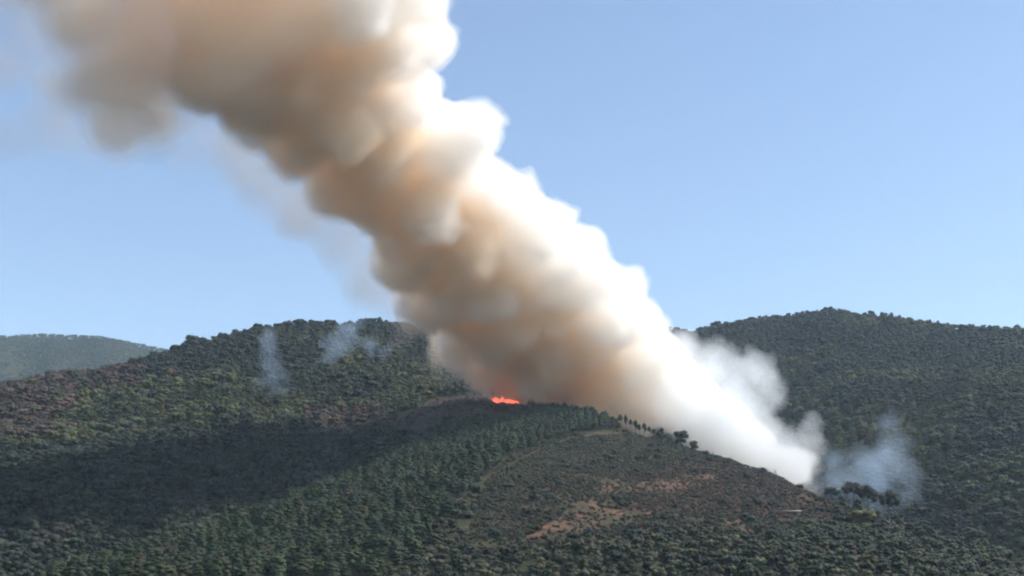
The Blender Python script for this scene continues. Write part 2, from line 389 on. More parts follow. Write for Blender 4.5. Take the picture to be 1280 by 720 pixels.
# ---- where the plants stand
AZ = np.linspace(R(-40), R(40), 1400); RR = np.concatenate([np.arange(300, 1800, 4.0), np.arange(1800, 5000, 15.0)])
A2, R2 = np.meshgrid(AZ, RR, indexing='ij'); TE = height(R2 * np.sin(A2), R2 * np.cos(A2)) / R2
HOR = np.maximum.accumulate(TE, axis=1)
def seen(x, y, ztop):
    """how far (m) the top of something stands clear of nearer ground, seen from the valley"""
    r = np.hypot(x, y); az = np.arctan2(x, y)
    i = np.clip(np.searchsorted(AZ, az), 0, len(AZ) - 1); j = np.clip(np.searchsorted(RR, r) - 2, 0, len(RR) - 1)
    return ztop - HOR[i, j] * r
def grid_pts(x0, x1, y0, y1, s):
    X, Y = np.meshgrid(np.arange(x0, x1, s), np.arange(y0, y1, s)); X = X.ravel(); Y = Y.ravel()
    return X + rng.uniform(-0.48, 0.48, len(X)) * s, Y + rng.uniform(-0.48, 0.48, len(Y)) * s
P = dict(x=[], y=[], z=[], kind=[], var=[], s=[], sz=[], tint=[], zone=[])
def put(x, y, kind, s, tint, zone, sz=None):
    n = len(x)
    if not n: return
    P['x'].append(x); P['y'].append(y); P['z'].append(height(x, y)); P['kind'].append(np.full(n, KID[kind]))
    P['var'].append(rng.integers(0, len(KINDS[kind]), n)); P['s'].append(s); P['sz'].append(s * rng.uniform(0.85, 1.15, n) if sz is None else sz)
    P['tint'].append(tint); P['zone'].append(np.array([zone] * n))
def tints(n, base, spread=0.22, hue=0.12):
    b = np.array(base)[None] * np.exp(rng.normal(0, spread, (n, 1))) * np.exp(rng.normal(0, hue, (n, 3)) * np.array([1, 0.4, 0.8])); return np.clip(b, 0.004, 0.3)

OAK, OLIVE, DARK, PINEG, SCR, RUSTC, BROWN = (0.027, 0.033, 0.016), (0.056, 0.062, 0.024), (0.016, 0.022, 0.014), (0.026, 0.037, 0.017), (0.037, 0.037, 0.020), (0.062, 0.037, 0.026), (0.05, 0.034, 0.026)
def spread_plants():
    # --- spur
    x, y = grid_pts(-560, 560, 380, 1130, 4.2); z = height(x, y); px, py = project(x, y, z); r = np.hypot(x, y)
    onspur = r < spur_limit(x, y); pn = inpoly(px, py, Z_PINE) & onspur
    heath = (inpoly(px, py, Z_HEATH) | inpoly(px, py, Z_RUST)) & onspur; scrub = inpoly(px, py, Z_SCRUB) & onspur & ~heath
    soil = np.zeros(len(x), bool)
    for p in Z_SOIL: soil |= inpoly(px, py, p)
    soil |= d_poly(px, py, TRACK) < 3.0
    inframe = (px > -80) & (px < 1360) & (py < 760)
    u = rng.random(len(x)); open_ = heath | scrub
    clump = vnoise(x / 22, y / 22, 0 * x + 2.2)
    # pines
    k = inframe & pn & (u < 0.62) & ~soil & ~((px > 585) & (px < 660) & (py < 536)) & ~((px > 772) & (px < 824) & (py < 556)); n = k.sum()
    t = tints(n, PINEG); br = rng.random(n) < 0.05; t[br] = tints(br.sum(), SCR)
    put(x[k], y[k], 'pine_tree', rng.uniform(0.8, 1.3, n), t, 'pines', sz=rng.uniform(0.5, 1.15, n))
    # woods around the clearing: round crowns
    keep = (px > 1020) & (px < 1125) & (np.abs(r - np.interp(np.arctan2(x, y), HC['spur'][0], HC['spur'][1])) < 22)
    wood = inframe & ~(keep & (u < 0.5)) & onspur & ~pn & ~open_ & ~soil & (r > 400)
    k = wood & (u < 0.30 + 0.15 * clump); n = k.sum()
    t = tints(n, OAK, 0.3); q = rng.random(n); t[q < 0.25] = tints((q < 0.25).sum(), DARK); t[q > 0.9] = tints((q > 0.9).sum(), OLIVE)
    put(x[k], y[k], 'broadleaf_tree', rng.uniform(0.45, 0.85, n), t, 'spurwood')
    k = wood & (u > 0.5); n = k.sum(); put(x[k], y[k], 'shrub', rng.uniform(0.9, 2.0, n), tints(n, SCR, 0.3), 'spurshrub')
    # heath and scrub: low bushes
    x, y = grid_pts(-120, 420, 440, 1080, 2.3); z = height(x, y); px, py = project(x, y, z); r = np.hypot(x, y)
    onspur = r < spur_limit(x, y); heath = (inpoly(px, py, Z_HEATH) | inpoly(px, py, Z_RUST)) & onspur; scrub = inpoly(px, py, Z_SCRUB) & onspur & ~heath
    rust = inpoly(px, py, Z_RUST); soil = np.zeros(len(x), bool)
    for p in Z_SOIL: soil |= inpoly(px, py, p)
    soil |= d_poly(px, py, TRACK) < 1.8
    u = rng.random(len(x)); clump = vnoise(x / 14, y / 14, 0 * x + 6.2) + 0.5 * vnoise(x / 5, y / 5, 0 * x + 1.2)
    k = (scrub & ~soil & (u < 0.88)); n = k.sum(); put(x[k], y[k], 'shrub', rng.uniform(0.45, 1.0, n), tints(n, SCR, 0.3), 'scrub')
    k = (heath & ~soil & (u < 0.72 + 0.4 * clump)); n = k.sum(); t = tints(n, SCR, 0.3)
    rr = rust[k] & (rng.random(n) < 0.75); t[rr] = tints(rr.sum(), RUSTC, 0.3); q = rng.random(n) < 0.18; t[q] = tints(q.sum(), DARK)
    put(x[k], y[k], 'shrub', rng.uniform(0.35, 0.9, n), t, 'heath')
    k = (soil & heath & (u < 0.34 + 0.4 * clump)); n = k.sum(); put(x[k], y[k], 'shrub', rng.uniform(0.3, 0.75, n), tints(n, SCR, 0.35, 0.15), 'heath')
    k = (heath | scrub) & ~soil & (u > 0.988); n = k.sum(); put(x[k], y[k], 'shrub', rng.uniform(1.2, 2.1, n), tints(n, DARK, 0.3), 'bigbush')
    # --- knoll that is burning
    x, y = grid_pts(-330, 160, 880, 1200, 3.6); z = height(x, y); px, py = project(x, y, z); r = np.hypot(x, y)
    on = r >= spur_limit(x, y); b = inpoly(px, py, Z_BURN) & on; u = rng.random(len(x))
    k = b & (u < 0.3); n = k.sum(); put(x[k], y[k], 'shrub', rng.uniform(0.4, 1.0, n), tints(n, BROWN, 0.3), 'burn')
    k = b & (u > 0.985); n = k.sum(); put(x[k], y[k], 'scorched_pine', rng.uniform(0.5, 0.9, n), tints(n, BROWN, 0.2), 'burn')
    # --- the slopes behind
    x, y = grid_pts(-900, 980, 500, 1790, 6.6); z = height(x, y); px, py = project(x, y, z); r = np.hypot(x, y)
    k = (r > spur_limit(x, y) + 8) & (px > -70) & (px < 1350) & ~(inpoly(px, py, Z_BURN) & (r < 1200)) & (seen(x, y, z + 9) > -5)
    x, y, z, px, py, r = (a[k] for a in (x, y, z, px, py, r)); n = len(x); u = rng.random(n)
    big = 1.5 * fbm(x / 90, y / 90, 0 * x + 7.7, 3)
    left = px < 640
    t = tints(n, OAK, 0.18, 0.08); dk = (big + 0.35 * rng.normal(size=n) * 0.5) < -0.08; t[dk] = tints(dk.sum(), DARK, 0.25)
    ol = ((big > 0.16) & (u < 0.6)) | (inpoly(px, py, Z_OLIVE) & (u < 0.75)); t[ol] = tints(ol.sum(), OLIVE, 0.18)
    rv = inpoly(px, py, Z_RAVINE_SHADE) & (u < 0.85); t[rv] = tints(rv.sum(), DARK, 0.2)  # shade of the plume over the ravine, put into the crown tint
    so = np.zeros(n, bool)
    for p in Z_SCORCH: so |= inpoly(px, py, p)
    so &= left & (rng.random(n) < 0.8); t[so] = tints(so.sum(), BROWN, 0.25)
    sz = np.exp(np.clip(rng.normal(0.04, 0.22, n), -0.5, 0.38)) * (1 + 0.25 * vnoise(x / 35, y / 35, 0 * x + 3.1)) * np.where(left, 1.0, 0.88)
    pk = (rng.random(n) < 0.07) & ~so
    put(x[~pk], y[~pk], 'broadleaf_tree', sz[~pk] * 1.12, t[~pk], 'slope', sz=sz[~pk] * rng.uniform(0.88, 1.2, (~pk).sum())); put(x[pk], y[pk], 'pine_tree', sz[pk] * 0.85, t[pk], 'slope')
    # --- far hill
    x, y = grid_pts(-2300, -600, 3300, 4400, 9.5); z = height(x, y); px, py = project(x, y, z)
    k = (px > -60) & (px < 330) & (seen(x, y, z + 9) > -4) & (np.hypot(x, y) < np.interp(np.arctan2(x, y), HC['far'][0], HC['far'][1]) + 2); n = k.sum()
    put(x[k], y[k], 'broadleaf_tree', rng.uniform(1.0, 1.7, n), tints(n, (0.045, 0.06, 0.03), 0.2), 'far', sz=rng.uniform(0.6, 0.95, n))
spread_plants()
P = {k: np.concatenate(v) for k, v in P.items()}
P['z'] = P['z'] - np.where(P['zone'] == 'far', 3.8, 0.0)      # crowns of the distant wood close up over their trunks
print('plants', len(P['x']), time.time() - T0)

# ---- pick the plants that show largest as single things, the rest is woodland
HGT = {'broadleaf_tree': 8.5, 'pine_tree': 12, 'umbrella_pine': 13, 'shrub': 2, 'scorched_pine': 8.6}
hgt = np.array([HGT[k] for k in KNAME])[P['kind']] * P['sz']
clear = seen(P['x'], P['y'], P['z'] + hgt); px, py = project(P['x'], P['y'], P['z'] + hgt * 0.6)
vis = (clear > hgt * 0.5) & (px > 5) & (px < 1275) & (py > 5) & (py < 712)
size = np.where(vis, hgt / np.hypot(P['x'], P['y']), 0)
single = np.zeros(len(size), bool)
for k, lim in (('broadleaf_tree', 300), ('pine_tree', 300), ('shrub', 300), ('scorched_pine', 40)):
    s_ = np.where(P['kind'] == KID[k], size, 0); o_ = np.argsort(-s_)[:lim]; single[o_[s_[o_] > 0]] = True

def plant(kind, var, loc, rz, sxy, sz, tint, label, cat, group=None):
    root = bpy.data.objects.new(kind, None); C.objects.link(root); root.location = loc; root.rotation_euler = (0, 0, rz); root.scale = (sxy, sxy, sz)
    root.empty_display_size = 0.5
    cr, tr = MESH[kind, var]
    for nm, me in (('crown' if kind != 'shrub' else 'foliage', cr), ('trunk' if kind != 'shrub' else 'stem', tr)):
        o = bpy.data.objects.new(nm, me); C.objects.link(o); o.parent = root; o['tint'] = [float(q) for q in tint]
    return tag(root, label, cat, group)
LAB = {('pine_tree', 'pines'): ('green pine in the pine stand on the dark flank below the flames', 'pines on the spur flank'),
       ('pine_tree', 'slope'): ('pointed pine among the round trees on the slopes behind the spur', 'pines among the broadleaf trees'),
       ('broadleaf_tree', 'spurwood'): ('round dark green tree in the woods below the brown clearing', 'broadleaf trees below the clearing'),
       ('broadleaf_tree', 'slope'): ('round broadleaf tree on the wooded slopes behind the spur', 'broadleaf trees on the slopes behind'),
       ('shrub', 'spurshrub'): ('grey green shrub between the trees below the brown clearing', 'shrubs between the lower trees'),
       ('shrub', 'scrub'): ('low olive shrub on the scrubby slope under the pale track', 'shrubs under the track'),
       ('shrub', 'heath'): ('low bush on the red brown heath of the clearing', 'bushes on the heath'),
       ('shrub', 'bigbush'): ('larger dark bush standing alone in the open clearing', 'larger bushes in the clearing'),
       ('shrub', 'burn'): ('scorched brown bush on the burnt knoll beside the flames', 'scorched bushes on the knoll'),
       ('scorched_pine', 'burn'): ('blackened bare pine on the burnt knoll beside the flames', 'blackened pines on the knoll')}
CAT = {'pine_tree': 'pine tree', 'broadleaf_tree': 'tree', 'shrub': 'shrub', 'scorched_pine': 'dead tree', 'umbrella_pine': 'pine tree'}
def describe(k, zone, tint, qx, qy, sz):
    """label and group of one of the many plants, from its colour and what it stands beside"""
    r_, g_, b_ = tint; lum = r_ + g_ + b_
    hue = 'brownish' if r_ > g_ * 1.02 else 'olive' if lum > 0.15 else 'dark' if lum < 0.072 else 'green'
    big = {'pine_tree': (0.8, 1.05), 'shrub': (1.5, 1.85), 'broadleaf_tree': (0.95, 1.35)}.get(k, (0, 9))
    hue = ('small ' if sz < big[0] else 'large ' if sz > big[1] else '') + hue
    if k == 'pine_tree' and zone == 'pines':
        where = 'on the crest just under the smoke' if qy < 548 and qx > 600 else 'beside the pale track' if d_poly(np.array([qx]), np.array([qy]), TRACK)[0] < 26 else 'halfway down the spur flank' if qy < 620 else 'low on the spur flank beside the dark ravine' if qx < 380 else 'at the foot of the spur flank'
        return f'{hue} pine {where}', f'{hue} pines {where}'
    if k == 'broadleaf_tree' and zone == 'slope':
        if qx < 640: where = 'low in the dark ravine left of the spur' if qy > 590 else 'in the shaded hollow of the slope left of the smoke' if qy > 540 else 'high on the slope left of the smoke'
        else: where = 'at the foot of the big hill right of the spur' if qy > 600 else 'on the big hill behind the thin smoke'
        return f'round {hue} tree {where}', f'{hue} trees {where}'
    if k == 'broadleaf_tree':
        where = 'below the flat topped pines' if qx > 1000 else 'under the brown clearing' if qx > 640 else 'at the foot of the pine flank'
        return f'round {hue} tree in the woods {where}', f'{hue} trees {where}'
    if k == 'shrub' and zone == 'spurshrub':
        where = 'below the flat topped pines' if qx > 1000 else 'under the brown clearing' if qx > 640 else 'at the foot of the pine flank'
        return f'{hue} shrub between the trees {where}', f'{hue} shrubs {where}'
    lb, gr = LAB[k, zone]; return f'{hue} {lb}' if 'scorched' not in lb and 'black' not in lb and 'dark' not in lb and 'olive' not in lb else lb, gr
QX, QY = project(P['x'], P['y'], P['z'] + hgt * 0.6)
for i in np.nonzero(single)[0]:
    k = KNAME[P['kind'][i]]; lb, gr = describe(k, str(P['zone'][i]), P['tint'][i], float(QX[i]), float(QY[i]), float(P['sz'][i]))
    plant(k, int(P['var'][i]), (P['x'][i], P['y'][i], P['z'][i]), float(rng.uniform(0, 6.28)), P['s'][i], P['sz'][i], P['tint'][i], lb, CAT[k], gr)

def woodland(name, sel, label, cat):
    models = bpy.data.collections.new(name + '_models'); base = {}
    c = 0
    for k in KINDS:
        if k not in ('broadleaf_tree', 'pine_tree', 'shrub', 'scorched_pine'): continue
        base[KID[k]] = c
        for i in range(len(KINDS[k])):
            o = bpy.data.objects.new('model_%02d' % c, joined(k, i)); models.objects.link(o); c += 1
    idx = np.nonzero(sel)[0]; n = len(idx)
    me = bpy.data.meshes.new(name); me.vertices.add(n)
    me.vertices.foreach_set('co', np.stack([P['x'], P['y'], P['z']], -1)[idx].astype(np.float32).ravel())
    def at_(nm, ty, val, key): q = me.attributes.new(nm, ty, 'POINT'); q.data.foreach_set(key, np.ascontiguousarray(val).ravel())
    at_('tint', 'FLOAT_COLOR', np.concatenate([P['tint'][idx], np.ones((n, 1))], 1).astype(np.float32), 'color')
    at_('scl', 'FLOAT_VECTOR', np.stack([P['s'], P['s'], P['sz']], -1)[idx].astype(np.float32), 'vector')
    at_('spin', 'FLOAT_VECTOR', np.stack([rng.normal(0, 0.05, n), rng.normal(0, 0.05, n), rng.uniform(0, 6.28, n)], -1).astype(np.float32), 'vector')
    bb = np.array([base.get(q, 0) for q in range(len(KNAME))])
    at_('model', 'INT', (bb[P['kind'][idx]] + P['var'][idx]).astype(np.int32), 'value')
    o = link(name, me); tag(o, label, cat, None, 'stuff')
    g = bpy.data.node_groups.new(name, 'GeometryNodeTree')
    g.interface.new_socket('Geometry', in_out='INPUT', socket_type='NodeSocketGeometry'); g.interface.new_socket('Geometry', in_out='OUTPUT', socket_type='NodeSocketGeometry')
    gi = g.nodes.new('NodeGroupInput'); go = g.nodes.new('NodeGroupOutput')
    ci = g.nodes.new('GeometryNodeCollectionInfo'); ci.inputs[0].default_value = models; ci.inputs[1].default_value = True; ci.inputs[2].default_value = True
    ip = g.nodes.new('GeometryNodeInstanceOnPoints'); ip.inputs['Pick Instance'].default_value = True
    def named(nm, ty):
        q = g.nodes.new('GeometryNodeInputNamedAttribute'); q.data_type = ty; q.inputs[0].default_value = nm; return q.outputs[0]
    er = g.nodes.new('FunctionNodeEulerToRotation')
    g.links.new(gi.outputs[0], ip.inputs['Points']); g.links.new(ci.outputs[0], ip.inputs['Instance'])
    g.links.new(named('model', 'INT'), ip.inputs['Instance Index']); g.links.new(named('scl', 'FLOAT_VECTOR'), ip.inputs['Scale'])
    g.links.new(named('spin', 'FLOAT_VECTOR'), er.inputs[0]); g.links.new(er.outputs[0], ip.inputs['Rotation'])
    g.links.new(ip.outputs[0], go.inputs[0])
    md = o.modifiers.new('plants', 'NODES'); md.node_group = g
    return o
rest = ~single; far = P['zone'] == 'far'; shr = P['kind'] == KID['shrub']; slope = P['zone'] == 'slope'
wx = P['x'] < 20
woodland('far_forest', rest & far, 'hazy forest covering the distant hill', 'forest')
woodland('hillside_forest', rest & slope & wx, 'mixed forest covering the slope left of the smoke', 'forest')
woodland('hillside_forest', rest & slope & ~wx, 'dark forest covering the big hill right of the smoke', 'forest')
woodland('spur_woods', rest & ~far & ~shr & ~slope, 'pines and round trees massed on the near spur', 'woodland')
woodland('undergrowth', rest & shr, 'low bushes and scrub covering the near spur', 'scrub')
print('woods', time.time() - T0)

# ---- trees that stand out
def stand(px_, py_, d0, tries=None):
    """the ground point seen at (px, py), found by walking along that line of sight; d0 limits the search"""
    az, te = ray(px_, py_); r = np.arange(d0[0], d0[1], 1.5)
    h = height(r * np.sin(az), r * np.cos(az)); k = np.nonzero(h >= te * r)[0]
    i = k[0] if len(k) else int(np.argmin(np.abs(h - te * r)))
    return Vector((r[i] * math.sin(az), r[i] * math.cos(az), h[i])), float(r[i])
def ridge_tree(px_, rng_d, dd=0):
    """a point on the crest line of the spur at picture column px"""
    az = ray(px_, 560)[0]; d = np.interp(az, HC['spur'][0], HC['spur'][1]) + dd
    x_, y_ = d * math.sin(az), d * math.cos(az); return Vector((x_, y_, float(height(np.array([x_]), np.array([y_]))[0]))), d
for px_, kind, var, s, szz, tint, lab in [
    (827, 'broadleaf_tree', 1, 0.85, 1.3, DARK, 'narrow dark tree standing alone on the ridge at the end of the pine stand'),
    (851, 'broadleaf_tree', 2, 1.6, 1.5, DARK, 'broad dark tree on the ridge next to the narrow lone tree'),
    (868, 'broadleaf_tree', 0, 1.1, 0.95, OAK, 'lower dark tree leaning against the broad ridge tree, on its downhill side'),
    (891, 'scorched_pine', 0, 0.5, 0.5, BROWN, 'thin leafless sapling on the bare ridge, upper of two'),
    (967, 'scorched_pine', 1, 0.55, 0.55, BROWN, 'thin leafless sapling on the bare ridge, lower of two'),
    (1036, 'umbrella_pine', 0, 1.0, 0.85, DARK, 'small ragged pine at the lower edge of the white smoke'),
    (1062, 'umbrella_pine', 1, 1.3, 1.5, (0.034, 0.028, 0.021), 'brownish flat topped pine left of the two taller pines by the thin smoke'),
    (1080, 'umbrella_pine', 2, 1.15, 1.5, DARK, 'slender flat topped pine between its neighbours with pale smoke behind its trunk'),
    (1104, 'umbrella_pine', 0, 1.35, 1.5, DARK, 'round topped pine with several bare stems, last of the pines by the thin smoke'),
    (1132, 'broadleaf_tree', 3, 1.0, 0.9, DARK, 'dark low tree on the ridge just downhill of the flat topped pines'),
    (1048, 'broadleaf_tree', 0, 0.8, 1.0, DARK, 'dark bushy tree between the small ragged pine and the brownish flat topped pine'),
    (1066, 'broadleaf_tree', 1, 0.9, 1.15, DARK, 'dark bushy tree at the foot of the brownish flat topped pine'),
    (1092, 'broadleaf_tree', 3, 0.7, 0.8, DARK, 'dark low tree at the foot of the round topped pine')]:
    p, d = ridge_tree(px_, None, -4)
    plant(kind, var, p, random.uniform(0, 6), s, szz, tint, lab, CAT[kind])
for px_, s_, q_ in ((776, 0.42, 1.0), (783, 0.36, 1.1), (789, 0.3, 0.95), (795, 0.38, 1.05), (800, 0.3, 0.9), (806, 0.4, 1.0), (812, 0.32, 0.85), (818, 0.36, 0.75)):
    p, d = ridge_tree(px_, None, random.uniform(-6, 2))
    plant('umbrella_pine', random.randrange(3), p, random.uniform(0, 6), s_, q_, PINEG, 'slender pine with a long bare trunk where the stand ends on the ridge', 'pine tree', 'slender pines at the end of the stand')
p, d = stand(1078, 664, (500, 900)); plant('broadleaf_tree', 2, p, 1.0, 1.9, 1.35, (0.075, 0.07, 0.02), 'yellowish green round tree below the flat topped pines', 'tree')
for px_, py_, var, s, lab in [(493, 503, 0, 0.75, 'round dark tree left of the burnt knoll, first of two'), (551, 494, 1, 0.85, 'tall dark tree on the left edge of the burnt knoll')]:
    p, d = stand(px_, py_, (1060, 1400)); plant('broadleaf_tree', var, p, 0.3, s, s * 1.2, DARK, lab, 'tree')
p, d = stand(617, 502, (1060, 1200)); plant('scorched_pine', 0, p, 2.0, 1.3, 1.35, (0.03, 0.028, 0.022), 'dark half burnt tree just left of the flames', 'tree')

# ------------------------------------------------------------------ low shed with a pale roof on the open slope
def box(t, c, s, rz=0):
    x, y, z = s; v = np.array([(a * x / 2, b_ * y / 2, q * z / 2) for q in (-1, 1) for a, b_ in ((-1, -1), (1, -1), (1, 1), (-1, 1))])
    f = [(0, 2, 1), (0, 3, 2), (4, 5, 6), (4, 6, 7), (0, 1, 5), (0, 5, 4), (1, 2, 6), (1, 6, 5), (2, 3, 7), (2, 7, 6), (3, 0, 4), (3, 4, 7)]
    t.add(v + np.asarray(c), f)
def plain(name, c0, c1, scale=1.5, rough=0.85):
    m, t, b = new_mat(name); n = N(t, 'ShaderNodeTexNoise'); n.inputs['Scale'].default_value = scale; n.inputs['Detail'].default_value = 6
    tc = N(t, 'ShaderNodeTexCoord'); t.links.new(tc.outputs['Object'], n.inputs['Vector']); r = N(t, 'ShaderNodeValToRGB')
    r.color_ramp.elements[0].position = 0.35; r.color_ramp.elements[1].position = 0.65
    r.color_ramp.elements[0].color = (*c0, 1); r.color_ramp.elements[1].color = (*c1, 1); t.links.new(n.outputs[0], r.inputs[0]); t.links.new(r.outputs[0], b.inputs['Base Color'])
    b.inputs['Roughness'].default_value = rough; return m
p, d = stand(989, 644, (500, 900))
shed = bpy.data.objects.new('shed', None); C.objects.link(shed); shed.location = p; shed.rotation_euler = (0, 0, R(4))
tag(shed, 'low shed with a pale flat roof on the open brown slope', 'shed')
t = TB(); box(t, (0, 2.0, 0.3), (10.6, 3.2, 3.4)); link('wall', t.mesh('wall', plain('rubble_wall', (0.05, 0.042, 0.035), (0.12, 0.1, 0.08))), None, shed)
t = TB(); box(t, (0, 1.8, 2.15), (11.6, 4.4, 0.3)); box(t, (0, -0.43, 2.05), (11.7, 0.08, 0.55)); link('roof', t.mesh('roof', plain('pale_sheet_roof', (0.27, 0.24, 0.2), (0.42, 0.37, 0.31))), None, shed)
t = TB(); box(t, (2.6, 0.37, 0.6), (1.1, 0.1, 2.0)); link('door', t.mesh('door', plain('door_wood', (0.03, 0.022, 0.016), (0.07, 0.05, 0.035))), None, shed)

# ------------------------------------------------------------------ flames
def flame_material():
    m = bpy.data.materials.new('flame'); m.use_nodes = True; t = m.node_tree; t.nodes.remove(t.nodes['Principled BSDF'])
    e = N(t, 'ShaderNodeEmission'); tc = N(t, 'ShaderNodeTexCoord'); n = N(t, 'ShaderNodeTexNoise'); n.inputs['Scale'].default_value = 0.5; n.inputs['Detail'].default_value = 4
    t.links.new(tc.outputs['Object'], n.inputs['Vector']); r = N(t, 'ShaderNodeValToRGB')
    r.color_ramp.elements[0].position = 0.35; r.color_ramp.elements[0].color = (0.62, 0.035, 0.02, 1); r.color_ramp.elements[1].position = 0.7; r.color_ramp.elements[1].color = (1.0, 0.19, 0.10, 1)
    t.links.new(n.outputs[0], r.inputs[0]); t.links.new(r.outputs[0], e.inputs[0]); e.inputs[1].default_value = 1.7
    t.links.new(e.outputs[0], t.nodes['Material Output'].inputs[0]); return m
fm = flame_material()
pc, d = stand(631, 503, (1060, 1200))
fire = bpy.data.objects.new('fire', None); C.objects.link(fire); fire.location = pc
tag(fire, 'bright orange red flames on the ridge under the brown smoke', 'fire')
g = np.random.default_rng(5); mpp = d / FPX
peaks = [(-8.5, 5.5), (-2.0, 7.0), (3.5, 5.5), (8.5, 4.0)]
for i in range(22):
    fx = -10.5 + 21 * i / 21 + g.uniform(-1.0, 1.0); fy = g.uniform(-4, 4); wd = g.uniform(0.9, 2.3)
    hh = max([2.0 + g.uniform(0, 1.8)] + [b_ * math.exp(-((fx - a_) / 2.1) ** 2) * g.uniform(0.55, 1.05) for a_, b_ in peaks])
    X_, Y_ = pc.x + fx, pc.y + fy; gz = float(height(np.array([X_]), np.array([Y_]))[0]) - pc.z
    t = TB(); ph = g.uniform(0, 6); sw = g.uniform(0.2, 1.6)
    pts = [(fx - sw * 1.2 * q * q + 0.35 * math.sin(ph + 5 * q), fy + 0.3 * math.sin(ph * 2 + 4 * q), gz - 0.5 + hh * q) for q in (0, 0.15, 0.35, 0.55, 0.78, 1.0)]
    t.limb(pts, [wd * 0.7, wd, wd * 0.85, wd * 0.55, wd * 0.27, 0.03], 8); link('flame', t.mesh('flame', fm), None, fire)

# ------------------------------------------------------------------ smoke
def smoke_material(name, col, dens, aniso=0.15):
    m = bpy.data.materials.new(name); m.use_nodes = True; t = m.node_tree; t.nodes.remove(t.nodes['Principled BSDF'])
    v = N(t, 'ShaderNodeVolumePrincipled'); v.inputs['Color'].default_value = (*col, 1); v.inputs['Density'].default_value = dens
    v.inputs['Anisotropy'].default_value = aniso; v.inputs['Density Attribute'].default_value = ''
    t.links.new(v.outputs[0], t.nodes['Material Output'].inputs['Volume']); return m
def grow(puffs, bumpy, g):
    """spheres (x, y, z, r, softness, density share) with smaller ones budding from their surface, like a cauliflower"""
    out = [p for p in puffs]; lvl = puffs
    for n, f, rmin in ((16, 0.42, 4.0), (9, 0.42, 2.6), (5, 0.42, 1.7))[:3 if bumpy else 2]:
        nx = []
        for p in lvl:
            if p[3] * f < rmin: continue
            for _ in range(n):
                dr = g.normal(size=3); dr /= np.linalg.norm(dr); r = p[3] * f * g.uniform(0.65, 1.25)
                c = np.array(p[:3]) + dr * (p[3] - r * 0.35); nx.append((c[0], c[1], c[2], r, p[4]))
        out = out + nx; lvl = nx
    return out
def smoke_field(puffs, vox, noise_amp, noise_len, g, buds=True, warp=0):
    big = np.array([p[:4] for p in puffs]); lo = (big[:, :3] - big[:, 3:] * 1.5 - 6 * vox).min(0); hi = (big[:, :3] + big[:, 3:] * 1.5 + 6 * vox).max(0)
    sh = np.ceil((hi - lo) / vox).astype(int) + 1
    F = np.full(sh, -30.0, np.float32)
    sp = grow(puffs, vox < 2.5, g) if buds else puffs
    for (x, y, z, r, k) in sp:
        e = r + 16 / max(k, 0.3); a = np.maximum(((np.array([x, y, z]) - e - lo) / vox).astype(int), 0); b = np.minimum(((np.array([x, y, z]) + e - lo) / vox).astype(int) + 2, sh)
        if (b <= a).any(): continue
        gx = (lo[0] + vox * np.arange(a[0], b[0]) - x)[:, None, None]; gy = (lo[1] + vox * np.arange(a[1], b[1]) - y)[None, :, None]; gz = (lo[2] + vox * np.arange(a[2], b[2]) - z)[None, None, :]
        d_ = (k * (r - np.sqrt(gx * gx + gy * gy + gz * gz))).astype(np.float32)
        s = F[a[0]:b[0], a[1]:b[1], a[2]:b[2]]; np.maximum(s, d_, out=s)
    if noise_amp:
        i, j, k = np.nonzero(F > -29)
        q = lo + vox * np.stack([i, j, k], -1)
        for s0 in range(0, len(i), 2000000):
            e0 = slice(s0, s0 + 2000000); w_ = q[e0].astype(np.float32) / noise_len
            nn = fbm(w_[:, 0], w_[:, 1], w_[:, 2], 4, 2.1, 0.55)
            F[i[e0], j[e0], k[e0]] += noise_amp * nn
    return F, lo
def shell(name, F, lo, vox, level, mat, parent=None):
    gr = openvdb.FloatGrid(-30.0); gr.copyFromArray(F); p, q = gr.convertToQuads(level)
    if len(q) == 0: return None
    me = mesh_np(name, p * vox + lo, q[:, ::-1]); me.materials.append(mat)
    return link(name, me, None, parent)
def puff_list(rows):
    out = []
    for (x, y, r, d, k) in rows:
        c = at(x, y, d); out.append((c[0], c[1], c[2], r * math.hypot(d, c[2]) / FPX, k))
    return out
def pd(y):
    """distance of the plume's axis at picture height y: it leans a little towards the valley as it drifts"""
    return float(np.interp(y, [-200, 0, 150, 300, 420, 500, 600], [560, 605, 700, 850, 1040, 1145, 1020]))
BROWN_PUFFS = [(640, 482, 30), (690, 474, 50), (745, 478, 50), (782, 492, 36), (735, 430, 46), (690, 376, 44), (505, 335, 34), (498, 296, 32), (450, 238, 38), (534, 380, 34), (416, 236, 30), (575, 430, 30), (470, 130, 44), (470, 60, 40), (500, 170, 40), (540, 225, 42), (446, 92, 44), (600, 292, 44), (628, 446, 42), (680, 424, 60), (592, 405, 38), (640, 384, 58), (560, 360, 42), (604, 336, 60), (530, 320, 38),
            (575, 284, 54), (478, 244, 42), (525, 246, 56), (425, 224, 36), (464, 192, 56), (378, 172, 46), (424, 142, 54), (328, 122, 50), (384, 84, 56), (262, 84, 50), (304, 40, 72), (370, 20, 60)]
OLD_PUFFS = [(172, 118, 46), (146, 165, 34), (196, 148, 32), (126, 96, 44), (184, 60, 66), (232, 4, 74), (104, 24, 50), (84, -40, 64), (500, -130, 70), (580, -150, 70), (420, -190, 90), (200, -60, 84), (300, -70, 86),  # rightmost puffs, above the frame, are added to shade the column's upper left
            (400, -80, 84), (90, -120, 84), (-10, -150, 90), (180, -150, 100), (290, -160, 90)]
